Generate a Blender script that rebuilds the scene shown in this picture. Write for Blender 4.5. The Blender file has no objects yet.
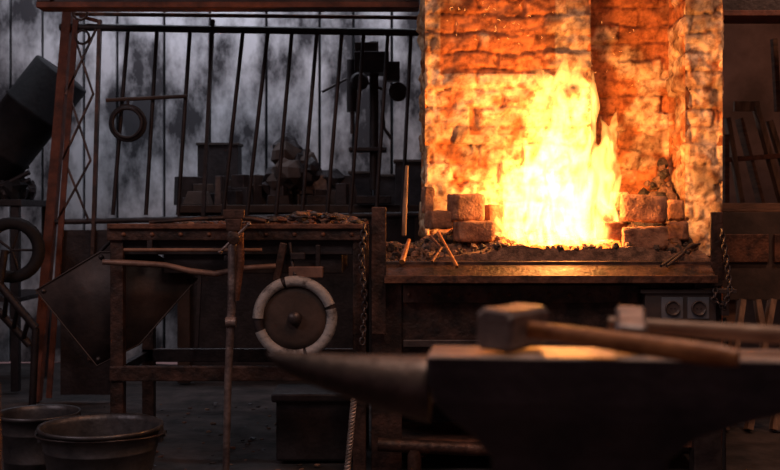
import bpy, math, random
from mathutils import Vector, Matrix, Euler, noise
random.seed(7)
CZ=1.08; F=1083.0; HY=215.0
def W(px,py,d): return Vector(((px-390)/F*d, d, CZ-(py-HY)/F*d))
R=random.uniform
def nz(x,y,z,s=1.0): return noise.noise(Vector((x*s,y*s,z*s)))
def fr(x,y,z,s=1.0): return noise.fractal(Vector((x*s,y*s,z*s)),1.0,2.0,4)

# ---------------- materials ----------------
MATS={}
def mat(name,c1,c2,scale=6,rough=.7,metal=0,bump=.3,stretch=(1,1,1),emit=None,estr=0,lo=.35,hi=.65,spec=.5):
    if name in MATS: return MATS[name]
    m=bpy.data.materials.new(name); m.use_nodes=True; nt=m.node_tree; N=nt.nodes; L=nt.links
    b=N['Principled BSDF']
    tc=N.new('ShaderNodeTexCoord'); mp=N.new('ShaderNodeMapping'); mp.inputs['Scale'].default_value=stretch
    L.new(tc.outputs['Object'],mp.inputs[0])
    n=N.new('ShaderNodeTexNoise'); n.inputs['Scale'].default_value=scale; n.inputs['Detail'].default_value=7; n.inputs['Roughness'].default_value=.62
    L.new(mp.outputs[0],n.inputs[0])
    r=N.new('ShaderNodeValToRGB'); r.color_ramp.elements[0].position=lo; r.color_ramp.elements[1].position=hi
    r.color_ramp.elements[0].color=(*c1,1); r.color_ramp.elements[1].color=(*c2,1)
    L.new(n.outputs[0],r.inputs[0]); L.new(r.outputs[0],b.inputs['Base Color'])
    n2=N.new('ShaderNodeTexNoise'); n2.inputs['Scale'].default_value=scale*5; n2.inputs['Detail'].default_value=5
    L.new(mp.outputs[0],n2.inputs[0])
    bp=N.new('ShaderNodeBump'); bp.inputs['Strength'].default_value=bump; bp.inputs['Distance'].default_value=.01
    L.new(n2.outputs[0],bp.inputs['Height']); L.new(bp.outputs[0],b.inputs['Normal'])
    mr=N.new('ShaderNodeMapRange'); mr.inputs['To Min'].default_value=max(0,rough-.15); mr.inputs['To Max'].default_value=min(1,rough+.15)
    L.new(n2.outputs[0],mr.inputs[0]); L.new(mr.outputs[0],b.inputs['Roughness'])
    b.inputs['Metallic'].default_value=metal
    b.inputs['Specular IOR Level'].default_value=spec
    if emit:
        b.inputs['Emission Color'].default_value=(*emit,1); b.inputs['Emission Strength'].default_value=estr
    MATS[name]=m; return m
steel=mat('dark_steel',(.035,.029,.033),(.10,.082,.082),9,.45,.6,.3)
iron=mat('black_iron',(.014,.011,.013),(.04,.031,.034),9,.55,.4,.3)
rust=mat('rusty_iron',(.045,.022,.017),(.20,.085,.05),14,.6,.35,.5)
tabiron=mat('sooty_rusted_iron',(.026,.018,.017),(.13,.068,.052),11,.5,.45,.45,lo=.40,hi=.72)
redrust=mat('red_rust_paint',(.045,.016,.012),(.15,.05,.032),9,.7,.1,.4)
wood=mat('old_wood',(.06,.03,.02),(.17,.085,.05),5,.75,0,.35,(1,1,8))
dwood=mat('sooty_wood',(.025,.017,.015),(.07,.044,.036),5,.8,0,.35)
woodh=mat('plank_wood',(.09,.055,.04),(.28,.18,.12),5,.8,0,.4,(6,6,1))
ash=mat('hammer_handle_wood',(.24,.08,.025),(.48,.19,.065),6,.42,0,.12,(2,8,8))
ash2=mat('worn_handle_wood',(.24,.12,.07),(.44,.26,.16),6,.5,0,.12,(2,8,8))
anv=mat('anvil_steel',(.035,.028,.032),(.08,.063,.066),10,.5,.4,.2)
face=mat('anvil_face_polished',(.24,.17,.15),(.46,.35,.30),14,.5,.5,.08)
bright=mat('worn_hammer_steel',(.14,.105,.10),(.38,.29,.25),12,.45,.5,.2)
coal=mat('coal',(.012,.01,.01),(.07,.048,.038),20,.7,0,.6)
cinder=mat('cinder_ash',(.07,.04,.028),(.30,.17,.11),25,.9,0,.8)
hot=mat('hot_coal',(.1,.02,.01),(.3,.05,.02),20,.8,0,.5,emit=(1,.20,.02),estr=3)
firebr=mat('fire_brick',(.12,.05,.03),(.42,.21,.12),18,.85,0,.7)
rubber=mat('black_rubber',(.008,.008,.010),(.018,.017,.02),8,.7,0,.2,spec=.2)
white=mat('chipped_white_paint',(.06,.055,.058),(.34,.33,.33),14,.6,0,.4,lo=.36,hi=.50)
zinc=mat('galvanised_bucket',(.04,.04,.046),(.12,.118,.128),7,.42,.6,.25)
zincd=mat('bucket_water_dirt',(.01,.01,.012),(.02,.02,.024),7,.3,0,.1)
leather=mat('dark_sheet',(.025,.018,.018),(.075,.050,.045),5,.6,.2,.3)
plastic=mat('box_plastic',(.04,.032,.034),(.07,.056,.056),8,.4,0,.1)
knob=mat('socket_face',(.10,.11,.14),(.16,.17,.20),8,.4,0,.1)
floorm=mat('dirty_concrete',(.010,.009,.010),(.065,.052,.052),5,.85,0,.5)
ceilm=mat('sooty_ceiling',(.02,.014,.013),(.04,.03,.028),3,.9,0,.2)
wallm=mat('limewashed_boards',(.04,.038,.045),(.60,.60,.64),1.9,.85,0,.4,(1.3,1,.75),lo=.42,hi=.60)
wallr=mat('sooty_plaster',(.10,.055,.04),(.26,.15,.12),2.0,.9,0,.3)
gap=mat('board_gap',(.015,.015,.02),(.03,.03,.035),4,.9,0,.2)

# ---------------- mesh builder ----------------
class MB:
    def __init__(s,name): s.n=name; s.v=[]; s.f=[]; s.mi=[]; s.sm=[]; s.m=[]
    def _m(s,m):
        if m not in s.m: s.m.append(m)
        return s.m.index(m)
    def add(s,vs,fs,m,smooth=False):
        o=len(s.v); s.v+= [tuple(v) for v in vs]; k=s._m(m)
        for f in fs: s.f.append([i+o for i in f]); s.mi.append(k); s.sm.append(smooth)
    def box(s,c,d,m,rot=(0,0,0),taper=1.0):
        c=Vector(c); E=Euler(rot).to_matrix(); hx,hy,hz=d[0]/2,d[1]/2,d[2]/2
        vs=[]
        for z in (-1,1):
            t=taper if z>0 else 1
            for x,y in ((-1,-1),(1,-1),(1,1),(-1,1)): vs.append(c+E@Vector((x*hx*t,y*hy*t,z*hz)))
        s.add(vs,[(3,2,1,0),(4,5,6,7),(0,1,5,4),(1,2,6,5),(2,3,7,6),(3,0,4,7)],m)
    def bb(s,x0,x1,y0,y1,z0,z1,m): s.box(((x0+x1)/2,(y0+y1)/2,(z0+z1)/2),(x1-x0,y1-y0,z1-z0),m)
    def tube(s,pts,r,m,n=10,closed=False,flat=None,smooth=True):
        pts=[Vector(p) for p in pts]; k=len(pts)
        rs=r if isinstance(r,(list,tuple)) else [r]*k
        vs=[];fs=[]; up=None
        for i,p in enumerate(pts):
            if closed: t=pts[(i+1)%k]-pts[i-1]
            else: t=pts[min(i+1,k-1)]-pts[max(i-1,0)]
            t.normalize()
            if up is None:
                up=Vector((0,0,1)) if abs(t.z)<.9 else Vector((1,0,0))
            a=up-t*up.dot(t)
            if a.length<1e-4: a=t.orthogonal()
            a.normalize(); b=t.cross(a); up=a
            fl=flat or (1,1)
            for j in range(n):
                th=2*math.pi*(j+.5)/n
                vs.append(p+a*math.cos(th)*rs[i]*fl[0]+b*math.sin(th)*rs[i]*fl[1])
        rng=range(k if closed else k-1)
        for i in rng:
            for j in range(n):
                a0=i*n+j; a1=i*n+(j+1)%n; i2=(i+1)%k
                fs.append((a0,i2*n+j,i2*n+(j+1)%n,a1))
        s.add(vs,fs,m,smooth)
        if not closed:
            s.add(vs[:n],[tuple(range(n))],m); s.add(vs[-n:],[tuple(range(n-1,-1,-1))],m)
    def bar(s,a,b,w,t,m):
        s.tube([a,b],1.0,m,4,flat=(t/2*1.414,w/2*1.414),smooth=False)
    def lathe(s,prof,c,m,n=40,axis='z',smooth=True,rot=None):
        vs=[];fs=[];c=Vector(c)
        for r,h in prof:
            for j in range(n):
                th=2*math.pi*j/n; x,y=r*math.cos(th),r*math.sin(th)
                p=Vector((x,y,h)) if axis=='z' else (Vector((x,h,y)) if axis=='y' else Vector((h,x,y)))
                if rot: p=rot@p
                vs.append(c+p)
        for i in range(len(prof)-1):
            for j in range(n):
                fs.append((i*n+j,i*n+(j+1)%n,(i+1)*n+(j+1)%n,(i+1)*n+j))
        s.add(vs,fs,m,smooth)
    def loft(s,secs,m,smooth=False,caps=True):
        n=len(secs[0]); vs=[p for q in secs for p in q]; fs=[]
        for i in range(len(secs)-1):
            for j in range(n): fs.append((i*n+j,i*n+(j+1)%n,(i+1)*n+(j+1)%n,(i+1)*n+j))
        if caps: fs.append(tuple(range(n-1,-1,-1))); fs.append(tuple(range((len(secs)-1)*n,len(secs)*n)))
        s.add(vs,fs,m,smooth)
    def rock(s,c,r,m,sq=(1,1,1),seed=None):
        c=Vector(c); sd=R(0,100)
        vs=[];fs=[];nu,nv=8,5
        vs.append(Vector((0,0,1)))
        for i in range(1,nv):
            ph=math.pi*i/nv
            for j in range(nu):
                th=2*math.pi*j/nu; vs.append(Vector((math.sin(ph)*math.cos(th),math.sin(ph)*math.sin(th),math.cos(ph))))
        vs.append(Vector((0,0,-1)))
        o=[]
        for v in vs:
            k=r*(1+.55*noise.noise(v*1.3+Vector((sd,0,0)))); o.append(c+Vector((v.x*k*sq[0],v.y*k*sq[1],v.z*k*sq[2])))
        for j in range(nu):
            fs.append((0,1+j,1+(j+1)%nu))
            for i in range(nv-2):
                a=1+i*nu; fs.append((a+j,a+nu+j,a+nu+(j+1)%nu,a+(j+1)%nu))
            a=1+(nv-2)*nu; fs.append((a+j,len(vs)-1,a+(j+1)%nu))
        s.add(o,fs,m)
    def build(s,bevel=0,M=None,fix=True):
        me=bpy.data.meshes.new(s.n); vs=s.v
        if M is not None: vs=[tuple(M@Vector(v)) for v in vs]
        me.from_pydata(vs,[],s.f)
        for m in s.m: me.materials.append(m)
        me.polygons.foreach_set('material_index',s.mi); me.polygons.foreach_set('use_smooth',s.sm)
        if fix:
            import bmesh
            bm=bmesh.new(); bm.from_mesh(me); bmesh.ops.recalc_face_normals(bm,faces=bm.faces); bm.to_mesh(me); bm.free()
        me.update()
        ob=bpy.data.objects.new(s.n,me); bpy.context.scene.collection.objects.link(ob)
        if bevel:
            b=ob.modifiers.new('bevel','BEVEL'); b.width=bevel; b.segments=2; b.limit_method='ANGLE'; b.angle_limit=math.radians(50)
        return ob

# ---------------- room ----------------
XL,XR,YB,YF,ZC=-4.2,3.6,8.0,-3.0,3.5
m=MB('floor'); 
nx,ny=130,150; vs=[];fs=[]
for j in range(ny+1):
    for i in range(nx+1):
        x=XL+(XR-XL)*i/nx; y=YF+(YB-YF)*j/ny
        vs.append((x,y,-.012+.012*fr(x,y,0,2.2)))
for j in range(ny):
    for i in range(nx):
        a=j*(nx+1)+i; fs.append((a,a+1,a+nx+2,a+nx+1))
m.add(vs,fs,floorm,True); m.build()
m=MB('wall_back')
x=XL
while x<.6:
    w=R(.22,.42); m.bb(x,x+w-.02,YB-.045,YB+R(-.005,.01),0,ZC,wallm); x+=w
m.bb(XL,.6,YB,YB+.1,0,ZC,gap); m.bb(.6,XR,YB-.03,YB+.1,0,ZC,wallr); m.build(.004)
m=MB('wall_left'); m.bb(XL-.1,XL,YF,YB,0,ZC,wallr); m.build()
m=MB('wall_right'); m.bb(XR,XR+.1,YF,YB,0,ZC,wallr); m.build()
m=MB('ceiling'); m.bb(XL,XR,YF,YB,ZC,ZC+.1,ceilm); m.build()

# smoke hood beams
m=MB('hood_beam')
zb=W(0,16,5.8).z; hx=W(36,0,5.56).x
m.bb(hx+.02,.15,5.6,5.69,zb+.03,zb+.45,iron); m.bb(hx,.15,5.56,5.69,zb,zb+.03,redrust)
m.bb(hx,hx+.07,5.57,5.68,zb+.03,ZC,iron); m.bb(.08,.15,5.57,5.68,zb+.03,ZC,iron)
m.build(.004)
m=MB('hood_beam'); zb2=W(0,24,5.8).z
m.bb(1.62,XR,5.6,5.75,zb2+.03,zb2+.45,iron); m.bb(1.62,XR,5.56,5.80,zb2,zb2+.03,redrust); m.build(.004)

# ---------------- brick chimney ----------------
cream=Vector((.80,.64,.44)); cream2=Vector((.54,.35,.20)); red=Vector((.48,.19,.075)); red2=Vector((.24,.075,.03)); soot=Vector((.05,.026,.016))
CV=[];CF=[];CC=[]
def brickface(o,u,n,wid,z0,z1,crf,res=.0085,seed=0,H=.088,L=.215):
    o=Vector(o);u=Vector(u);n=Vector(n); nu=int(wid/res)+1; nv=int((z1-z0)/res)+1; base=len(CV)
    for j in range(nv+1):
        z=z0+(z1-z0)*j/nv
        for i in range(nu+1):
            t=wid*i/nu; wx=t+.024*nz(t,z,seed,7)+.010*nz(t,z,seed,26); wz=z+.020*nz(t+5,z,seed,6)+.009*nz(t,z,seed+4,22)
            row=math.floor(wz/H); fz=wz/H-row; uu=wx/L+.5*(row%2)+seed*.37; col=math.floor(uu); fu=uu-col
            e=min(min(fz,1-fz)*H,min(fu,1-fu)*L); j0=max(0,1-e/.012)*min(1,max(0.1,.65+1.6*fr(t,z,seed+12,5)))
            rnd=noise.cell(Vector((col+.5,row+.5,seed+.5)))
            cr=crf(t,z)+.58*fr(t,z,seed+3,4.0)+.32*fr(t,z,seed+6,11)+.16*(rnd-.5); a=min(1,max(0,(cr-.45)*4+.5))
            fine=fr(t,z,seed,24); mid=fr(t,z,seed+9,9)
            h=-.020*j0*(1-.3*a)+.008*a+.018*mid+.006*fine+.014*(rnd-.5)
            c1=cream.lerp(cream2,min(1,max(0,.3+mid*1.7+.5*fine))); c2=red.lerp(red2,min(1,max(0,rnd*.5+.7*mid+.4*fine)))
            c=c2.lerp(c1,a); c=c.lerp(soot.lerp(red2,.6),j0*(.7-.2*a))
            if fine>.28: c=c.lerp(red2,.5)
            big=fr(t,z,seed+20,3.2)
            if big>.14: c=c.lerp(soot,min(.55,(big-.14)*2.4))
            edge=0 if (i in(0,nu)) else 1
            p=o+u*t+n*(h*edge); CV.append((p.x,p.y,z)); CC.append((c.x,c.y,c.z,1))
    for j in range(nv):
        for i in range(nu):
            a=base+j*(nu+1)+i; CF.append((a,a+1,a+nu+2,a+nu+1))
Z0,Z1=.80,ZC
x0,x1,x2,x3=.165,.945,1.39,1.565
ztop=2.3
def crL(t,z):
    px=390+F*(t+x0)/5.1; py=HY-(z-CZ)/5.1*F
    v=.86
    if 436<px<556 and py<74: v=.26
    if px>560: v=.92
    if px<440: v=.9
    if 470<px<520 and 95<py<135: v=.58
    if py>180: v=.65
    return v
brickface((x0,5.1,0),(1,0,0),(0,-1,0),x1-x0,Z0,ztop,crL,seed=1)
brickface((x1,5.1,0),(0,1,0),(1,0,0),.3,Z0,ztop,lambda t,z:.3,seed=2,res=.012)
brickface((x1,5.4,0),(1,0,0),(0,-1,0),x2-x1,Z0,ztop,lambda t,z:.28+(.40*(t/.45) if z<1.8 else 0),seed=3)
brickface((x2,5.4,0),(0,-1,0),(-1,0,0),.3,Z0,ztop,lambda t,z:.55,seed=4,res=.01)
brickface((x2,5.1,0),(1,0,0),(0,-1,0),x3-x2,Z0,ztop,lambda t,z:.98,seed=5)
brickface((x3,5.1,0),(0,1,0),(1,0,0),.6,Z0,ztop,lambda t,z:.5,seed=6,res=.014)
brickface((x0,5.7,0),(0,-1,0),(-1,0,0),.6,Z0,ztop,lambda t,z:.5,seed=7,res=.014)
def cq(q):
    b=len(CV)
    for p in q: CV.append(p); CC.append((.25,.08,.04,1))
    CF.append((b,b+1,b+2,b+3))
cq([(x0,5.1,ztop),(x3,5.1,ztop),(x3,5.1,ZC),(x0,5.1,ZC)]); cq([(x0,5.7,0),(x3,5.7,0),(x3,5.7,ZC),(x0,5.7,ZC)])
cq([(x0,5.1,ztop),(x0,5.7,ztop),(x0,5.7,ZC),(x0,5.1,ZC)]); cq([(x3,5.1,ztop),(x3,5.7,ztop),(x3,5.7,ZC),(x3,5.1,ZC)])
cq([(x0,5.1,0),(x3,5.1,0),(x3,5.1,Z0),(x0,5.1,Z0)]);cq([(x0,5.1,0),(x0,5.7,0),(x0,5.7,Z0),(x0,5.1,Z0)]);cq([(x3,5.1,0),(x3,5.7,0),(x3,5.7,Z0),(x3,5.1,Z0)])
cq([(x1,5.1,ztop),(x2,5.1,ztop),(x2,5.4,ztop),(x1,5.4,ztop)])
me=bpy.data.meshes.new('brick_chimney'); me.from_pydata(CV,[],CF)
at=me.color_attributes.new('brickcol','FLOAT_COLOR','POINT'); at.data.foreach_set('color',[c for q in CC for c in q])
me.polygons.foreach_set('use_smooth',[True]*len(CF))
bm=bpy.data.materials.new('limewashed_brick'); bm.use_nodes=True; N=bm.node_tree.nodes; L=bm.node_tree.links; B=N['Principled BSDF']
a=N.new('ShaderNodeAttribute'); a.attribute_name='brickcol'
tc=N.new('ShaderNodeTexCoord'); n=N.new('ShaderNodeTexNoise'); n.inputs['Scale'].default_value=30; n.inputs['Detail'].default_value=7; n.inputs['Roughness'].default_value=.6; L.new(tc.outputs['Object'],n.inputs[0])
mx=N.new('ShaderNodeMix'); mx.data_type='RGBA'; mx.blend_type='MULTIPLY'; mx.inputs[0].default_value=.8
rr=N.new('ShaderNodeValToRGB'); rr.color_ramp.elements[0].position=.34; rr.color_ramp.elements[0].color=(.42,.32,.26,1); rr.color_ramp.elements[1].position=.56; rr.color_ramp.elements[1].color=(1.2,1.15,1.1,1)
L.new(n.outputs[0],rr.inputs[0]); L.new(a.outputs['Color'],mx.inputs[6]); L.new(rr.outputs[0],mx.inputs[7]); L.new(mx.outputs[2],B.inputs['Base Color'])
bp=N.new('ShaderNodeBump'); bp.inputs['Strength'].default_value=.6; bp.inputs['Distance'].default_value=.010; L.new(n.outputs[0],bp.inputs['Height']); L.new(bp.outputs[0],B.inputs['Normal'])
B.inputs['Roughness'].default_value=.9; B.inputs['Specular IOR Level'].default_value=.2
me.materials.append(bm); ob=bpy.data.objects.new('brick_chimney',me); bpy.context.scene.collection.objects.link(ob)

# ---------------- forge hearth ----------------
HZ=.885; fx0,fx1=-.078,1.385
m=MB('forge_hearth')
m.bb(fx0,fx1,4.5,5.07,HZ-.055,HZ-.02,steel)
m.bb(fx0,fx1,4.48,4.5,HZ-.075,HZ+.003,tabiron)
m.loft([[(xx,4.505,HZ+.006),(xx,4.395,HZ-.058),(xx,4.395,HZ-.073),(xx,4.505,HZ-.02)] for xx in (fx0+.06,fx1-.06)],tabiron)  # lip slope added so the front edge catches the firelight
m.bb(fx0+.055,fx1-.055,4.388,4.40,HZ-.082,HZ-.050,rust)
m.bb(fx0,fx0+.02,4.5,5.07,HZ-.075,HZ+.02,rust); m.bb(fx1-.02,fx1,4.5,5.07,HZ-.075,HZ+.02,rust)
m.bb(fx0,.05,4.52,4.60,0,HZ-.075,tabiron); m.bb(1.27,fx1,4.52,4.60,0,HZ-.075,steel)
m.bb(.05,1.03,4.53,4.56,.30,HZ-.06,tabiron)
m.bb(.055,1.03,4.495,4.53,.715,.79,tabiron); m.bb(.055,1.03,4.505,4.53,.53,.56,steel); m.bb(.055,1.03,4.505,4.53,.30,.34,steel)
m.bb(.50,.53,4.505,4.53,.34,.715,steel)
for i in range(12): m.lathe([(0,-.006),(.008,-.004),(.009,.004)],(.08+i*.083,4.495,.75),rust,8,'y')
m.bb(1.03,1.27,4.54,4.56,.25,HZ-.06,tabiron)
m.bb(fx0,fx1,4.98,5.03,0,HZ-.05,iron)
m.bb(fx0,fx1,4.56,5.0,.10,.13,rust)
for xx in (fx0+.02,fx1-.03): m.bb(xx-.02,xx+.03,4.95,5.05,0,HZ-.06,steel)
m.bb(fx0+.002,fx0+.062,4.475,4.485,HZ-.30,W(0,207,4.48).z,tabiron); m.bb(fx0+.002,fx0+.012,4.485,4.54,HZ-.01,W(0,207,4.48).z,rust)
m.bb(1.325,1.375,4.475,4.485,HZ-.10,W(0,212,4.48).z,tabiron); m.bb(1.365,1.375,4.485,4.54,HZ-.01,W(0,212,4.48).z,rust)
m.tube([(-.05,4.44,.14),(.35,4.44,.12),(.5,4.46,.12)],.028,tabiron,12); m.tube([(.1,4.44,.12),(.1,4.44,.02)],.03,tabiron,10)
m.build(.003)

# coal bed
m=MB('coal_bed'); vs=[];fs=[];nx,ny=110,48
FX,FY=.77,4.80
def bedz(x,y):
    r=math.hypot((x-FX)/.42,(y-FY)/.3); z=HZ+.012+.012*fr(x,y,2,9)+.008*fr(x,y,4,30)
    z+=.05*max(0,1-abs(r-1)*1.6)
    z+=.05*min(1,max(0,(y-4.62)/.25))
    if x<.15: z-=.02
    return z
for j in range(ny+1):
    for i in range(nx+1):
        x=fx0+.025+(fx1-fx0-.05)*i/nx; y=4.525+.55*j/ny; z=bedz(x,y)
        if i in(0,nx) or j in(0,ny): z=HZ-.02
        vs.append((x,y,z))
for j in range(ny):
    for i in range(nx):
        a=j*(nx+1)+i; fs.append((a,a+1,a+nx+2,a+nx+1))
m.add(vs,fs,cinder)
for i in range(620):
    x=R(fx0+.05,fx1-.05); y=R(4.54,5.04); r=R(.006,.022)*(1.2 if y>4.7 else .8)
    m.rock((x,y,bedz(x,y)+r*.35),r,cinder if random.random()<.62 else coal)
for i in range(150):
    a=R(0,6.28); q=R(0,1)**.5; x=FX+.24*q*math.cos(a); y=FY+.15*q*math.sin(a); r=R(.012,.028)
    m.rock((x,y,bedz(x,y)+.01),r,hot if random.random()<.6 else cinder)
for i in range(150):
    a=R(0,6.28); x=FX+.38*math.cos(a)*R(.65,1); y=FY-.03+.21*math.sin(a); r=R(.008,.016)
    m.rock((x,y,bedz(x,y)+.008),r,hot)
m.build(fix=False)
m=MB('coal_heap')
for i in range(460):
    t=R(0,1); x=x1+.05+(x2-x1-.09)*t; y=R(5.12,5.36); hmax=(.10+.36*t**1.3)*min(1,(y-5.0)/.3)
    z=HZ+R(.0,1)**.6*hmax; m.rock((x,y,z),R(.013,.03),coal if random.random()<.45 else cinder)
m.build(fix=False)

# fire bricks
def brick(px0,px1,py0,py1,y,rz=0,dep=.11,mm=firebr,ry=0):
    a=W(px0,py1,y); b=W(px1,py0,y); m=MB('fire_brick'); w=b.x-a.x;h=b.z-a.z
    c=Vector(((a.x+b.x)/2,y+dep/2,(a.z+b.z)/2)); E=Euler((0,ry,rz)).to_matrix(); sd=R(0,50)
    n=7; vs=[];fs=[];idx={}
    def key(i,j,k):
        if (i,j,k) not in idx:
            p=Vector((i/n-.5,j/n-.5,k/n-.5)); 
            ex=sum(1 for q in p if abs(abs(q)-.5)<1e-6)
            q=Vector((p.x*w,p.y*dep,p.z*h)); q*=(1-.035*(ex-1)) 
            q+=Vector((nz(q.x+sd,q.y,q.z,30),nz(q.x,q.y+sd,q.z,30),nz(q.x,q.y,q.z+sd,30)))*.0065
            idx[(i,j,k)]=len(vs); vs.append(c+E@q)
        return idx[(i,j,k)]
    for s in (0,n):
        for u in range(n):
            for v in range(n):
                fs.append([key(s,u,v),key(s,u+1,v),key(s,u+1,v+1),key(s,u,v+1)])
                fs.append([key(u,s,v),key(u+1,s,v),key(u+1,s,v+1),key(u,s,v+1)])
                fs.append([key(u,v,s),key(u+1,v,s),key(u+1,v+1,s),key(u,v+1,s)])
    m.add(vs,fs,mm,True); return m.build()
brick(450,483,194,221,4.68,.30); brick(456,494,221,242,4.62,.22); brick(428,452,211,229,4.70,.3)
brick(423,433,187,213,4.78,.2,.08); brick(485,502,205,232,4.80,.35,.08)
brick(624,669,195,222,4.66,-.28,ry=.05); brick(626,670,227,250,4.56,-.15,ry=-.03); brick(612,630,192,210,4.86,-.1,.08)
brick(671,686,200,220,4.82,-.2,.1); brick(672,690,222,240,4.70,-.4,.08); brick(600,626,222,240,4.72,.3,.08)

# ---------------- fire ----------------
m=MB('forge_fire')
flame=bpy.data.materials.new('flame'); flame.use_nodes=True; N=flame.node_tree.nodes; L=flame.node_tree.links
N.remove(N['Principled BSDF']); out=N['Material Output']
em=N.new('ShaderNodeEmission'); L.new(em.outputs[0],out.inputs['Volume'])
tc=N.new('ShaderNodeTexCoord'); mp=N.new('ShaderNodeMapping'); mp.inputs['Scale'].default_value=(1,.6,.42); L.new(tc.outputs['Object'],mp.inputs[0])
n=N.new('ShaderNodeTexNoise'); n.inputs['Scale'].default_value=13; n.inputs['Detail'].default_value=2.2; n.inputs['Distortion'].default_value=1.5; L.new(mp.outputs[0],n.inputs[0])
sp=N.new('ShaderNodeSeparateXYZ'); L.new(tc.outputs['Object'],sp.inputs[0])
hg=N.new('ShaderNodeMapRange'); hg.inputs['From Min'].default_value=.95; hg.inputs['From Max'].default_value=1.65; hg.inputs['To Min'].default_value=1; hg.inputs['To Max'].default_value=.0; L.new(sp.outputs['Z'],hg.inputs[0])
nr=N.new('ShaderNodeMapRange'); nr.inputs['From Min'].default_value=.43; nr.inputs['From Max'].default_value=.60; nr.inputs['To Min'].default_value=.06; nr.inputs['To Max'].default_value=1; L.new(n.outputs[0],nr.inputs[0])
ad=N.new('ShaderNodeMath'); ad.operation='MULTIPLY_ADD'; L.new(hg.outputs[0],ad.inputs[0]); ad.inputs[1].default_value=.6; ad.inputs[2].default_value=.9
mu=N.new('ShaderNodeMath'); mu.operation='MULTIPLY'; L.new(nr.outputs[0],mu.inputs[0]); L.new(ad.outputs[0],mu.inputs[1])
m2=N.new('ShaderNodeMath'); m2.operation='MULTIPLY'; L.new(mu.outputs[0],m2.inputs[0]); m2.inputs[1].default_value=52; L.new(m2.outputs[0],em.inputs['Strength'])
em.inputs['Color'].default_value=(1,.37,.075,1)
def tongue(pts,ws,dy=0):
    y=FY+dy; P=[W(p[0],p[1],y) for p in pts]; q=[];rr=[]
    for i in range(len(P)-1):
        for t in range(5):
            t/=5; q.append(P[i].lerp(P[i+1],t)); rr.append((ws[i]*(1-t)+ws[i+1]*t)/F*y)
    q.append(P[-1]); rr.append(max(.0015,ws[-1]/F*y))
    sd=R(0,50)
    for i in range(1,len(q)):
        q[i]=q[i]+Vector((.018*nz(sd,i*.35,0,1),.018*nz(sd+9,i*.3,0,1),0))
    m.tube(q,rr,flame,12,flat=(1,.8))
T=[([(562,246),(558,205),(556,160),(568,120),(558,92),(566,58)],[44,42,30,22,14,2],0),
([(575,240),(580,190),(578,140),(588,105),(592,70)],[30,28,18,12,2],.03),
([(535,244),(530,210),(540,170),(556,140),(552,112)],[30,26,20,10,1],-.03),
([(520,240),(516,200),(512,175),(504,150)],[20,15,9,1],.02),
([(530,200),(535,165),(528,140),(536,122)],[12,9,6,1],.05),
([(596,244),(600,215),(606,190),(618,165)],[26,18,10,1],-.02),
([(598,210),(600,170),(608,145),(602,118)],[18,14,9,1],.04),
([(600,160),(612,135),(617,110)],[9,7,1],.02),
([(606,205),(615,180),(619,160)],[10,7,1],.03),
([(555,130),(543,112),(549,90),(536,60)],[14,12,11,2],.03),
([(578,120),(586,98),(576,80),(584,50)],[12,11,8,1.5],-.02),
([(552,85),(542,78),(530,66)],[9,8,2],.0),
([(612,244),(620,225),(622,205)],[12,8,1],0),
([(510,244),(500,228),(498,212)],[12,8,1],0),
([(548,245),(545,225),(542,200)],[34,30,18],-.07),
([(580,245),(584,225),(580,200)],[30,26,14],-.07)]
for t in T: tongue(*t)
fo=m.build(fix=False)
rm=fo.modifiers.new('remesh','REMESH'); rm.mode='VOXEL'; rm.voxel_size=.006
sm=fo.modifiers.new('smooth','SMOOTH'); sm.iterations=3
spark=mat('spark',(1,.5,.2),(1,.6,.3),3,.5,0,0,emit=(1,.4,.08),estr=1.5)
m=MB('sparks')
for i in range(40):
    px,py=(R(445,560),R(0,45)) if i<30 else (R(590,640),R(20,90)); d=R(4.85,5.0); p=W(px,py,d); an=R(0,6.28); l=R(.005,.016)
    q=[p+Vector((math.cos(an+k*.5)*l*k/2,0,math.sin(an+k*.5)*l*k/2)) for k in range(3)]
    m.tube(q,R(.0006,.0011),spark,4)
m.build(fix=False)
def point(name,loc,e,c,r):
    l=bpy.data.lights.new(name,'POINT'); l.energy=e; l.color=c; l.shadow_soft_size=r; o=bpy.data.objects.new(name,l); o.location=loc; bpy.context.scene.collection.objects.link(o)
for i,(dx,z,e) in enumerate([(-.02,1.05,13),(.0,1.2,20),(-.02,1.37,25)]): point('fire_light_%d'%i,(FX+dx,FY-.07,z),e,(1,.36,.08),.035)

# ---------------- left work table ----------------
m=MB('work_table')
tx0,tx1=W(110,0,4.5).x,W(366,0,4.5).x; tz=W(0,226,4.5).z
m.bb(tx0,tx1,4.5,5.15,tz-.05,tz,tabiron); m.bb(tx0-.01,tx1+.01,4.485,4.5,tz-.06,tz+.008,tabiron)
m.bb(tx0-.005,tx1+.005,4.470,4.485,tz-.012,tz+.010,rust)
for i in range(9): m.lathe([(0,-.007),(.009,-.005),(.011,.004)],(tx0+.06+i*.118,4.484,tz-.035),rust,8,'y')
m.bb(tx0+.01,tx1,4.52,4.55,tz-.12,tz-.05,iron)
for xx in (tx0,tx1-.055):
    for yy in (4.5,5.08): m.bb(xx,xx+.055,yy,yy+.055,0,tz-.05,tabiron)
m.bb(tx0,tx1,4.49,4.52,W(0,381,4.5).z,W(0,366,4.5).z,tabiron); m.bb(tx0,tx1,5.08,5.11,W(0,381,4.5).z,W(0,366,4.5).z,steel)
m.bb(tx0,tx0+.03,4.52,5.1,.40,.44,steel)
m.bb(-.95,-.2,4.55,5.1,tz-.2,tz-.12,iron)
m.build(.004)
m=MB('scrap_iron_pile')
for i in range(280):
    x=R(tx0+.1,tx1-.02); y=R(4.56,5.05); hh=.06*max(0,1-abs(x+.35)/.35)
    m.rock((x,y,tz+.004+R(0,hh)),R(.008,.026),random.choice([coal,rust,cinder,steel]),(1.2,1,.6))
m.build(fix=False)
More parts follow.
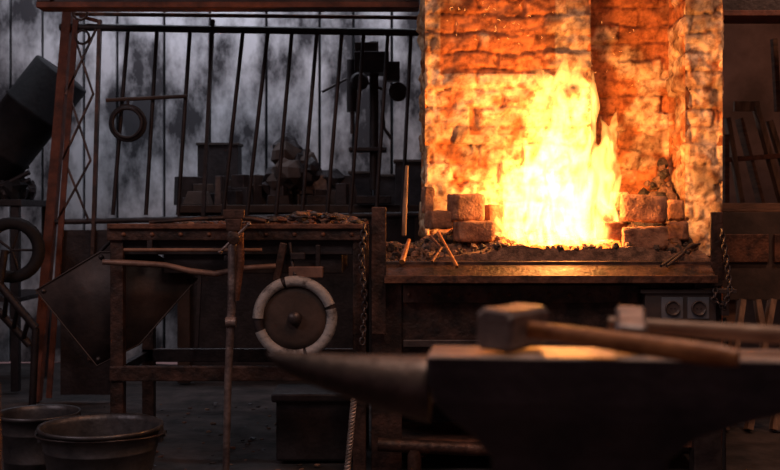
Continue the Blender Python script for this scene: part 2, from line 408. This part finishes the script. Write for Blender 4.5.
m=MB('blacksmith_tongs')
for s in (1,-1):
    m.tube([(-1.0,4.53+.03*s,tz+.015),(-.80,4.52+.02*s,tz+.03),(-.66,4.52-.004*s,tz+.035),(-.58,4.52-.02*s,tz+.03),(-.52,4.52-.005*s,tz+.02)],[.007,.008,.012,.011,.008],tabiron,8)
m.lathe([(0,-.015),(.012,-.013),(.012,.013),(0,.015)],(-.66,4.52,tz+.035),rust,10); m.build()
m=MB('bent_pipe'); m.tube([W(103,262,4.44),W(130,263,4.43),W(165,265,4.43),W(190,271,4.43),W(215,274,4.43),W(245,268,4.43),W(276,266,4.43)],[.011,.013,.012,.013,.013,.012,.011],mat('worn_pipe',(.11,.065,.055),(.28,.17,.13),10,.5,.3),10); m.build()
m=MB('wooden_rod'); m.tube([W(124,250,4.46),W(262,250,4.46)],.008,mat('worn_rod',(.14,.07,.045),(.28,.15,.10),10,.7),8)
m.box(W(150,246,4.475),(.02,.02,.05),iron); m.box(W(240,246,4.475),(.02,.02,.05),iron); m.build()

# leg vise
m=MB('leg_vise'); yv=4.40
lg=mat('vise_leg_steel',(.09,.07,.072),(.30,.24,.23),14,.42,.5,.4)
m.tube([W(233,226,yv),W(232,300,yv),W(228,380,yv),W(226,470,yv),Vector((W(225,0,yv).x,yv,0))],[.02,.018,.0155,.0145,.012],lg,10)
m.tube([W(240,232,yv-.05),W(241,262,yv-.045),W(237,300,yv-.02)],[.016,.015,.010],rust,8)
for dy in (0,-.055):
    m.box(W(234,214,yv+dy),(.085,.026,.035),tabiron); m.box(W(234,225,yv+dy),(.055,.03,.05),tabiron,taper=1.2)
m.tube([W(234,238,yv+.06),W(234,238,yv-.14)],.013,lg,12); m.lathe([(0,-.02),(.026,-.018),(.026,.018),(0,.02)],W(234,238,yv-.13),tabiron,14,'y')
m.tube([W(220,252,yv-.13)*1.0,W(249,224,yv-.13)],.006,lg,8)
for e in (W(220,252,yv-.13),W(249,224,yv-.13)): m.rock(e,.010,lg)
m.box(W(233,258,yv+.05),(.06,.10,.025),iron)
m.tube([W(226,322,yv-.01),W(236,322,yv-.01)],.022,lg,10)
m.build(.003)

# metal chute (dark folded sheet)
m=MB('sheet_metal_chute')
P=[(36,290),(70,270),(100,252),(152,252),(197,279),(168,312),(140,344),(97,366),(66,328)]
fr_=[W(a,b,4.62-.06*math.sin((a-36)/160*3.14)) for a,b in P]; 
c=W(112,300,4.60)
bk=[p+Vector((0,.012,0)) for p in fr_]
vs=fr_+[c]+bk+[c+Vector((0,.012,0))]; n=len(P); fs=[]
for i in range(n):
    j=(i+1)%n; fs+= [(i,j,n),(n+1+i,2*n+1,n+1+j),(i,n+1+i,n+1+j,j)]
m.add(vs,fs,leather,True)
m.tube(fr_,.004,leather,6,closed=True)
for i in (0,2,4,7): m.lathe([(0,-.008),(.011,-.004),(.012,.004)],fr_[i].lerp(c,.10),steel,8,'y')
m.tube([W(100,252,4.57),W(112,240,4.60)],.008,iron,6)
m.build()

# white painted ring wheel
m=MB('painted_wheel'); c=W(295,318,4.42); 
Rr=.151; rr_=.0225
for k in range(4):
    a0=k*math.pi/2+.35+.1*nz(k,3,1); a1=a0+math.pi/2-(.10 if k!=1 else .35)
    pts=[c+Vector((Rr*math.cos(a0+(a1-a0)*t/14),0,Rr*math.sin(a0+(a1-a0)*t/14))) for t in range(15)]
    m.tube(pts,rr_,white,12)
pts=[c+Vector((Rr*math.cos(t*.1),0.004,Rr*math.sin(t*.1))) for t in range(63)]
m.tube(pts,rr_*.93,iron,12,closed=True)
m.lathe([(0,-.006),(.04,-.006),(.10,-.002),(.135,.002),(.135,.02),(0,.02)],c,dwood,40,'y')
m.lathe([(0,-.03),(.026,-.028),(.030,-.004)],c,steel,16,'y')
m.tube([c+Vector((.0,0,.175)),W(292,262,4.45),W(290,243,4.50)],.008,iron,8)
m.build()
m=MB('hanging_clamp')
m.box(W(306,272,4.44),(.14,.04,.045),mat('block_wood',(.10,.055,.045),(.24,.13,.095),8,.7)); m.box(W(280,262,4.44),(.03,.03,.16),tabiron,(0,.2,0)); m.box(W(298,256,4.45),(.06,.03,.03),iron); m.box(W(318,258,4.47),(.02,.02,.11),iron)
m.build(.004)

# chain
def chain(name,path,link=.03,rw=.0045,mm=rust):
    m=MB(name); path=[Vector(p) for p in path]; L_=[0]
    for i in range(1,len(path)): L_.append(L_[-1]+(path[i]-path[i-1]).length)
    k=int(L_[-1]/(link*.72))
    for q in range(k):
        s=q*link*.72; i=max(j for j in range(len(L_)) if L_[j]<=s); i=min(i,len(path)-2)
        t=(s-L_[i])/(L_[i+1]-L_[i]); p=path[i].lerp(path[i+1],t); d=(path[i+1]-path[i]).normalized()
        sd=Vector((1,0,0)) if q%2 else Vector((0,1,0)); sd=(sd-d*sd.dot(d)).normalized()
        m.tube([p+d*math.cos(a*.785)*link*.5+sd*math.sin(a*.785)*link*.32 for a in range(8)],rw,mm,6,closed=True)
    return m.build(fix=False)
chain('hanging_chain',[W(364,228,4.44),W(361,260,4.43),W(365,300,4.43),W(362,350,4.43)],.034,.005,steel)
chain('hanging_chain',[W(722,232,4.44),W(727,262,4.43),W(730,290,4.40),W(724,308,4.40),W(714,300,4.40),W(716,285,4.42)],.03,.004,steel)

# twisted rod standing
m=MB('twisted_steel_rod')
a=Vector((W(346,0,4.35).x,4.35,0)); b=W(354,398,4.35); k=70
tw=mat('twist_steel',(.16,.13,.12),(.34,.28,.26),14,.4,.4,.2)
sec=[]
for i in range(k+1):
    p=a.lerp(b,i/k); th=i*.55; sec.append([p+Vector((math.cos(th+j*1.5708)*.014,math.sin(th+j*1.5708)*.014,0)) for j in range(4)])
m.loft(sec,tw); m.build()

m=MB('hammer_handle'); m.tube([W(404,236,4.56),W(405,205,4.6),W(407,166,4.66)],[.011,.011,.008],woodh,8); m.build()
m=MB('poker'); m.tube([W(438,232,4.56),W(448,250,4.45),W(457,267,4.36)],[.006,.006,.008],ash,8); m.build()
m=MB('poker'); m.tube([W(402,262,4.38),W(409,240,4.52)],[.012,.008],ash,8); m.build()
m=MB('poker'); m.tube([W(432,262,4.37),W(441,248,4.5),W(430,236,4.58)],.006,rust,8); m.build()
m=MB('fire_tongs')
for s in (1,-1): m.tube([W(664,266,4.38)+Vector((.012*s,0,0)),W(680,256,4.5)+Vector((.008*s,0,.008)),W(690,248,4.62)+Vector((-.006*s,0,.01)),W(696,244,4.72)+Vector((-.014*s,0,.0))],.006,steel,8)
m.build()

# electrical socket box
m=MB('socket_box'); yb=4.44
a=W(645,328,yb); b=W(736,292,yb)
m.bb(a.x,W(716,0,yb).x,yb,yb+.07,a.z,b.z,plastic); m.bb(W(640,0,yb).x,b.x,yb-.012,yb+.07,b.z-.005,b.z+.012,plastic)
for px in (672,698):
    c=W(px,308,yb); m.box(c,(.088,.012,.088),knob); m.lathe([(0,-.012),(.022,-.012),(.026,-.018),(.030,-.018),(.032,0)],c,plastic,24,'y')
    for dx in (-.008,.008): m.box(c+Vector((dx,-.013,0)),(.005,.006,.005),iron)
m.box(W(724,308,yb+.02),(.03,.04,.06),plastic)
m.tube([W(724,318,yb),W(728,335,yb),W(722,360,yb),W(724,420,yb+.02),W(724,470,yb+.02)],.008,rubber,8)
m.build(.005)

# ---------------- buckets ----------------
def bucket(name,cx,cy,r,h,bail=True):
    m=MB(name); 
    prof=[(0,.008),(r*.76,.008),(r*.76,0),(r*.78,0),(r*.82,h*.3),(r*.835,h*.31),(r*.825,h*.32),(r*.92,h*.72),(r*.935,h*.73),(r*.925,h*.74),(r*.985,h-.012),(r*1.02,h-.012),(r*1.03,h-.004),(r*1.02,h+.004),(r*.97,h),(r*.95,h-.02),(r*.74,.012)]
    m.lathe(prof,(cx,cy,0),zinc,56)
    m.lathe([(0,h*.62),(r*.89,h*.62)],(cx,cy,0),zincd,40)
    for s in (1,-1):
        m.box((cx+s*r*1.0,cy,h-.035),(.012,.05,.05),zinc); m.lathe([(0,-.012),(.012,-.01),(.012,.01)],(cx+s*(r+.01),cy,h-.03),zinc,12,'x')
    if bail:
        m.tube([(cx+(r+.012)*math.cos(t*math.pi/16),cy-(r+.004)*math.sin(t*math.pi/16)*.97,h-.03+.012*math.sin(t*math.pi/16)) for t in range(17)],.0045,steel,6)
    return m.build()
c=W(101,425,4.02); bucket('bucket',c.x,4.02,.222,.30)
c=W(26,424,4.3); bucket('bucket',c.x,4.45,.165,.27,False)
# ---------------- gate with bars ----------------
m=MB('iron_bar_gate'); yg=6.3
def gp(px,py,dy=0): return W(px,py,yg)+Vector((0,dy,0))
m.bar(gp(69,8),Vector((gp(36,0).x,yg,0)),.075,.05,redrust)
m.bar(gp(77,20,-.02),Vector((gp(50,0).x,yg-.02,.02)),.018,.03,redrust)
m.tube([gp(60,27),gp(440,33)],.022,iron,8); m.tube([gp(75,14),gp(440,18)],.012,rust,8)
m.tube([gp(48,222),gp(440,214)],.018,iron,8)
for a,b in ((100,90),(128,113),(157,146),(190,178),(213,196),(243,223),(268,247),(292,276),(317,302),(342,327),(364,350),(388,376),(411,402)):
    if a!=100 and a!=213: m.tube([gp(a,32),gp(b,215)],.012,iron,8)
    else: m.bar(gp(a,20),gp(b,360),.035,.02,iron if a!=100 else tabiron)
lat=[(70,97,30,95),(67,94,95,160),(62,92,160,220)]
for l,r,t,b in lat:
    m.bar(gp(l+3,t,-.01),gp(r-3,b,-.01),.018,.01,tabiron); m.bar(gp(r,t,-.02),gp(l-3,b,-.02),.018,.01,tabiron)
for px,py in ((84,38),(82,14)): 
    m.tube([gp(px,py,-.03)+Vector((.04*math.cos(t*.5236),0,.04*math.sin(t*.5236))) for t in range(12)],.008,tabiron,6,closed=True)
m.tube([gp(80,16),gp(100,22)],.012,redrust,6)
m.bb(gp(60,0).x,gp(115,0).x,yg+.01,yg+.02,W(0,395,yg).z,W(0,230,yg).z,iron)
m.build()
m=MB('hanging_ring'); 
for rr2,dd in ((.10,0),(.085,.02)):
    m.tube([gp(130,124,-.05-dd)+Vector((rr2*math.cos(t*.2618),0,rr2*math.sin(t*.2618))) for t in range(24)],.011,iron,8,closed=True)
m.tube([gp(108,101,-.04),gp(188,97,-.04)],.012,dwood,8); m.tube([gp(130,100,-.05),gp(130,108,-.05)],.008,iron,6)
m.build()

# ---------------- rear bench & machines ----------------
m=MB('rear_workbench'); yb=7.0; z=W(0,205,yb).z
m.bb(W(180,0,yb).x,.9,yb-.1,YB-.18,z-.05,z,dwood); 
for xx in (W(185,0,yb).x,.2,.85): m.bb(xx-.04,xx+.04,yb-.05,yb+.05,0,z-.05,dwood)
m.bb(W(180,0,yb).x,.9,yb,yb+.03,.1,z-.05,iron)
m.build(.004)
m=MB('tool_clutter')
for i in range(60):
    px=R(190,345); p=W(px,0,R(7.0,7.4)); h=R(.04,.20); m.box((p.x,p.y,z+h/2+.002),(R(.04,.2),R(.05,.15),h),random.choice([iron,iron,dwood,steel]),(0,0,R(-1,1)),R(.6,1))
for i in range(26): 
    px=R(250,335); m.rock((W(px,0,7.1).x,R(7.0,7.3),z+.06+R(.05,.34)*max(.2,1-abs(px-292)/55)),R(.05,.11),random.choice([iron,dwood,iron]))
m.build(.004)
m=MB('stacked_boxes')
for a,b,h,y in ((350,372,.22,7.6),(395,425,.3,7.6),(200,240,.42,7.65),(374,396,.2,7.65)):
    A=W(a,0,y).x;B_=W(b,0,y).x; m.bb(A,B_,y-.1,y+.1,z+.001,z+h,iron); m.bb(A-.01,B_+.01,y-.11,y+.11,z+h,z+h+.02,dwood)
m.build(.004)
m=MB('pillar_drill'); yd=6.95
def dp(px,py): return W(px,py,yd)
m.tube([dp(374,190),dp(374,42)],.03,iron,12)
m.box(dp(372,64),(.22,.22,.13),iron); m.box(dp(366,52),(.14,.18,.10),dwood); m.box(dp(392,72),(.10,.12,.12),iron); m.tube([dp(352,60),dp(352,112)],.035,iron,12); m.tube([dp(352,112),dp(352,134)],.012,steel,8)
m.tube([dp(322,92),dp(352,76),dp(384,90)],.010,steel,6)
m.lathe([(0,-.03),(.06,-.03),(.06,.03),(0,.03)],dp(398,92),iron,20,'y'); m.box(dp(368,150),(.24,.2,.025),iron); m.box(dp(374,200),(.22,.25,.05),iron)
m.lathe([(0,-.02),(.045,-.02),(.06,0),(.045,.02),(0,.02)],dp(360,84)+Vector((0,-.14,0)),iron,20,'y')
m.tube([dp(382,100),dp(384,128),dp(392,140)],.012,iron,6); m.build(.004)

# ---------------- left clutter ----------------
m=MB('oil_drum'); c=W(18,130,6.9); rot=Euler((0,math.radians(38),0)).to_matrix()
h=.92;r=.19
prof=[(0,-h/2),(r-.01,-h/2),(r,-h/2+.01),(r,-.17),(r+.012,-.16),(r,-.15),(r,.15),(r+.012,.16),(r,.17),(r,h/2-.01),(r-.01,h/2),(0,h/2)]
m.lathe(prof,c,rubber,32,rot=rot); 
m.build()
m=MB('storage_rack'); yr=6.9
zt=W(0,200,yr).z
m.bb(-3.3,-2.25,6.6,7.3,zt-.04,zt,iron)
for xx in (-3.28,-2.32):
    for yy in (6.62,7.22): m.bb(xx,xx+.05,yy,yy+.05,0,zt-.04,iron)
m.bb(-3.3,-2.25,6.6,7.3,.55,.58,iron); m.build(.004)
m=MB('scrap_metal_heap')
for i in range(60):
    p=Vector((R(-2.95,-2.3),R(6.65,7.0),0)); z=zt+R(.04,.10)
    if i%3: m.rock((p.x,p.y,z),R(.03,.07),random.choice([iron,rubber,steel,iron]))
    else:
        a=R(0,3); m.tube([(p.x,p.y,z),(p.x+.25*math.cos(a),p.y,z+.3*abs(math.sin(a))*.4)],R(.01,.025),random.choice([steel,iron,iron]),8)
m.build()
m=MB('sack_truck'); 
y=5.9
m.tube([W(0,285,y),W(36,328,y)],.022,iron,10); m.tube([W(-2,310,y+.3),W(30,345,y+.3)],.022,iron,10)
for t in (.2,.5,.8):
    m.tube([W(0,285,y).lerp(W(36,328,y),t),W(-2,310,y+.3).lerp(W(30,345,y+.3),t)],.014,iron,8)
c=W(12,250,y+.1); 
m.tube([c+Vector((.15*math.cos(t*.2618),0,.15*math.sin(t*.2618))) for t in range(24)],.035,rubber,10,closed=True)
for t in range(5): m.tube([c,c+Vector((.14*math.cos(t*1.257),0,.14*math.sin(t*1.257)))],.008,iron,6)
m.tube([W(5,250,y),W(0,285,y)],.02,iron,8)
m.tube([W(0,285,y),W(-60,300,y),Vector((W(-60,0,y).x,y,0))],.02,iron,8); m.tube([W(36,328,y),Vector((W(32,0,y).x,y,0))],.02,iron,8)
m.build()
m=MB('scrap_box'); m.bb(-.5,-.16,4.75,5.0,0,.28,iron); m.bb(-.52,-.14,4.73,5.02,.26,.30,iron); m.build(.01)
m=MB('floor_debris')
for i in range(260):
    x=R(-2.4,0.2); y=R(4.2,6.2); r=R(.004,.014); m.rock((x,y,r*.2),r,random.choice([cinder,rust,coal,zinc]),(1.3,1,.5))
m.build(fix=False)

# ---------------- right side ----------------
m=MB('leaning_door_frames'); y=6.6
def rp(px,py,dy=0): return W(px,py,y)+Vector((0,dy,0))
def board(a,b,w,t,mm): m.bar(a,b,w,t,mm)
board(rp(727,118),rp(741,203),.06,.03,woodh); board(rp(757,106,.03),rp(784,203,.03),.075,.03,woodh)
board(rp(735,106,.02),rp(760,106,.02),.03,.06,woodh); board(rp(772,120,.05),rp(798,203,.05),.06,.03,woodh); board(rp(776,112,-.03),rp(772,40,-.03),.05,.03,wood)
board(rp(742,118,.06),rp(764,203,.06),.11,.02,wood); board(rp(724,135,-.04),rp(724,203,-.04),.04,.03,wood); board(rp(725,160,.0),rp(790,155,.0),.03,.03,rust)
m.build(.003)
m=MB('side_workbench')
z=W(0,203,5.9).z
m.bb(1.78,3.2,5.9,6.9,z-.05,z,wood); 
m.bb(1.80,3.2,5.88,5.92,W(0,300,5.9).z,z-.05,dwood)
for i in range(5): m.bb(1.80+.28*i,1.80+.28*i+.25,5.86,5.88,W(0,262,5.9).z,W(0,234,5.9).z,rust)
for xx in (1.82,3.1): m.bb(xx,xx+.07,5.92,5.99,0,z-.05,wood); m.bb(xx,xx+.07,6.8,6.87,0,z-.05,wood)
m.build(.004)
m=MB('timber_offcuts')
for px,b,w in ((742,722,.06),(757,775,.05),(772,745,.07),(790,770,.06)):
    m.bar(W(px,300,5.6),Vector((W(b,0,5.5).x,5.45,.0)),w,.03,woodh)
m.build(.003)

# ---------------- anvil ----------------
AZ=W(0,361,1.44).z
m=MB('anvil')
hw=.062
secs=[];n=20
for i in range(15):
    t=i/14; x=-.232*t; r=.041*(1-t)**.72+.0065
    if i==14: r=.004
    zc=-.004-r-.001*t+ .004*t*t
    secs.append([(x,r*1.12*math.cos(2*math.pi*j/n),zc+r*math.sin(2*math.pi*j/n)*(1.0)) for j in range(n)])
m.loft(secs,mat('anvil_horn',(.055,.04,.036),(.16,.112,.095),12,.45,.5,.2),True)
B_=[(.0,.60,hw,0),(.0,.60,hw,-.022),(.002,.59,hw*.99,-.035),(.008,.50,hw*.98,-.06),(.03,.42,hw*.94,-.082),(.06,.36,hw*.86,-.105),(.085,.325,hw*.78,-.135),(.09,.32,hw*.76,-.17),(.075,.335,hw*.85,-.21),(.04,.37,hw*1.1,-.25),(.02,.39,hw*1.35,-.28),(.015,.395,hw*1.4,-.33)]
def ring(x0,x1,w,z):
    c=.006
    return [(x0+c,-w,z),(x1-c,-w,z),(x1,-w+c,z),(x1,w-c,z),(x1-c,w,z),(x0+c,w,z),(x0,w-c,z),(x0,-w+c,z)]
m.loft([ring(*b) for b in B_[:]],anv)
m.loft([ring(.0,.598,hw-.001,.0),ring(.001,.597,hw-.003,.003)],face)
m.box((.56,.012,.002),(.022,.022,.006),iron)
M=Matrix.Translation((W(430,0,1.52).x,1.53,AZ))@Matrix.Rotation(math.radians(-6),4,'Z')
m.build(.003,M)
m=MB('tree_stump'); n=48;secs=[]
for z,k in ((0,1.12),(.05,1.05),(.2,1.0),(AZ-.345,.98),(AZ-.332,.96)):
    secs.append([Vector((.25+(.27+.008*nz(math.cos(2*math.pi*j/n)*2,math.sin(2*math.pi*j/n)*2,0,1.5))*k*math.cos(2*math.pi*j/n),1.51+.25*k*math.sin(2*math.pi*j/n),z)) for j in range(n)])
m.loft(secs,woodh,True); m.tube([(.25+.275*math.cos(t*.1309),1.51+.255*math.sin(t*.1309),.4) for t in range(48)],.012,iron,6,closed=True,flat=(2,.4)); m.build()

# hammers
def hammer(name,pos,ang,tilt,L_,hl,hs,hm,hr,peen=False,roll=0):
    m=MB(name)
    def oc(y,w,h,c): return [(-w+c,y,-h),(w-c,y,-h),(w,y,-h+c),(w,y,h-c),(w-c,y,h),(-w+c,y,h),(-w,y,h-c),(-w,y,-h+c)]
    s=hs/2
    if peen: S=[oc(-hl/2,s*.78,s*.78,.004),oc(-hl/2+.006,s*.9,s*.9,.005),oc(-hl*.3,s*.9,s*.9,.006),oc(-hl*.18,s*.8,s*.85,.004),oc(.15*hl,s*.85,s*.9,.004),oc(hl*.25,s*.8,s*.75,.004),oc(hl/2,s*.75,s*.14,.001)]
    else: S=[oc(-hl/2,s*.86,s*.86,.008),oc(-hl/2+.007,s,s,.008),oc(-hl*.27,s,s,.008),oc(-hl*.2,s*.93,s*.96,.006),oc(hl*.2,s*.93,s*.96,.006),oc(hl*.27,s,s,.008),oc(hl/2-.007,s,s,.008),oc(hl/2,s*.86,s*.86,.008)]
    m.loft(S,bright)
    pts=[];rs=[]
    for i in range(15):
        t=i/14; pts.append((-s-.006+(L_+s)*t,0,0)); rs.append(hr*(.80+.10*math.sin(t*3)+ .34*max(0,(t-.35))**.8 if t>.35 else .80+.1*math.sin(t*3)))
    rs[-1]*=.75
    m.tube(pts,rs,hm,14,flat=(1,.82) )
    Mx=Matrix.Translation(pos)@Matrix.Rotation(ang,4,'Z')@Matrix.Rotation(tilt,4,'Y')@Matrix.Rotation(roll,4,'X')
    return m.build(.0015,Mx)
hammer('sledge_hammer',W(513,327,1.53),math.radians(-36),math.radians(3.5),.325,.112,.058,ash,.0135)
hammer('cross_peen_hammer',W(630,325,1.52),math.radians(-10),math.radians(3),.36,.10,.048,ash2,.0125,True,math.radians(20))

m=MB('rusty_stake'); m.tube([Vector((-.731,2.0,0)),Vector((-.729,2.0,.6)),Vector((-.729,2.0,.77))],[.012,.012,.008],rust,10); m.box((-.73,2.0,.005),(.1,.1,.02),rust); m.build()

# ---------------- lights ----------------
def area(name,loc,tgt,e,c,sx,sy):
    l=bpy.data.lights.new(name,'AREA'); l.shape='RECTANGLE'; l.size=sx; l.size_y=sy; l.energy=e; l.color=c
    o=bpy.data.objects.new(name,l); o.location=loc; o.rotation_euler=(Vector(tgt)-Vector(loc)).to_track_quat('-Z','Y').to_euler(); bpy.context.scene.collection.objects.link(o)
area('assumed_daylight_rear',(-1.2,7.0,3.4),(-1.2,8.0,1.5),40,(.84,.88,1.0),3.0,.6)  # added area light, assumed daylight on the back boards; ceiling is closed
area('assumed_daylight_left',(-3.2,2.2,3.3),(-.6,4.6,.8),42,(.98,.78,.80),1.6,1.2)  # added unseen light for assumed daylight from upper left, no window built
area('fill_anvil',(.5,1.7,3.3),(.3,1.6,.8),27,(1,.76,.64),1.4,.8)  # added warm fill from above for anvil top and hammers, no actual opening
area('fill_right',(2.7,4.6,3.2),(2.4,6.4,1.2),24,(1,.52,.33),.3,.3)  # added unseen fill that brightens the planks on the right
area('fill_forge',(.6,3.0,3.3),(.6,4.6,.6),21,(1,.40,.20),.5,.5)  # added unseen fill standing in for warm bounce on the forge front
w=bpy.data.worlds.new('world'); bpy.context.scene.world=w; w.use_nodes=True
w.node_tree.nodes['Background'].inputs[0].default_value=(.80,.48,.52,1); w.node_tree.nodes['Background'].inputs[1].default_value=.15
bpy.context.scene.view_settings.view_transform='Standard'

cam=bpy.data.cameras.new('camera'); co=bpy.data.objects.new('camera',cam); bpy.context.scene.collection.objects.link(co)
co.location=(0,0,CZ); co.rotation_euler=(math.pi/2,0,0); cam.lens=50; cam.sensor_width=36; cam.shift_y=-20/780
cam.dof.use_dof=True; cam.dof.focus_distance=4.5; cam.dof.aperture_fstop=3.7
bpy.context.scene.camera=co
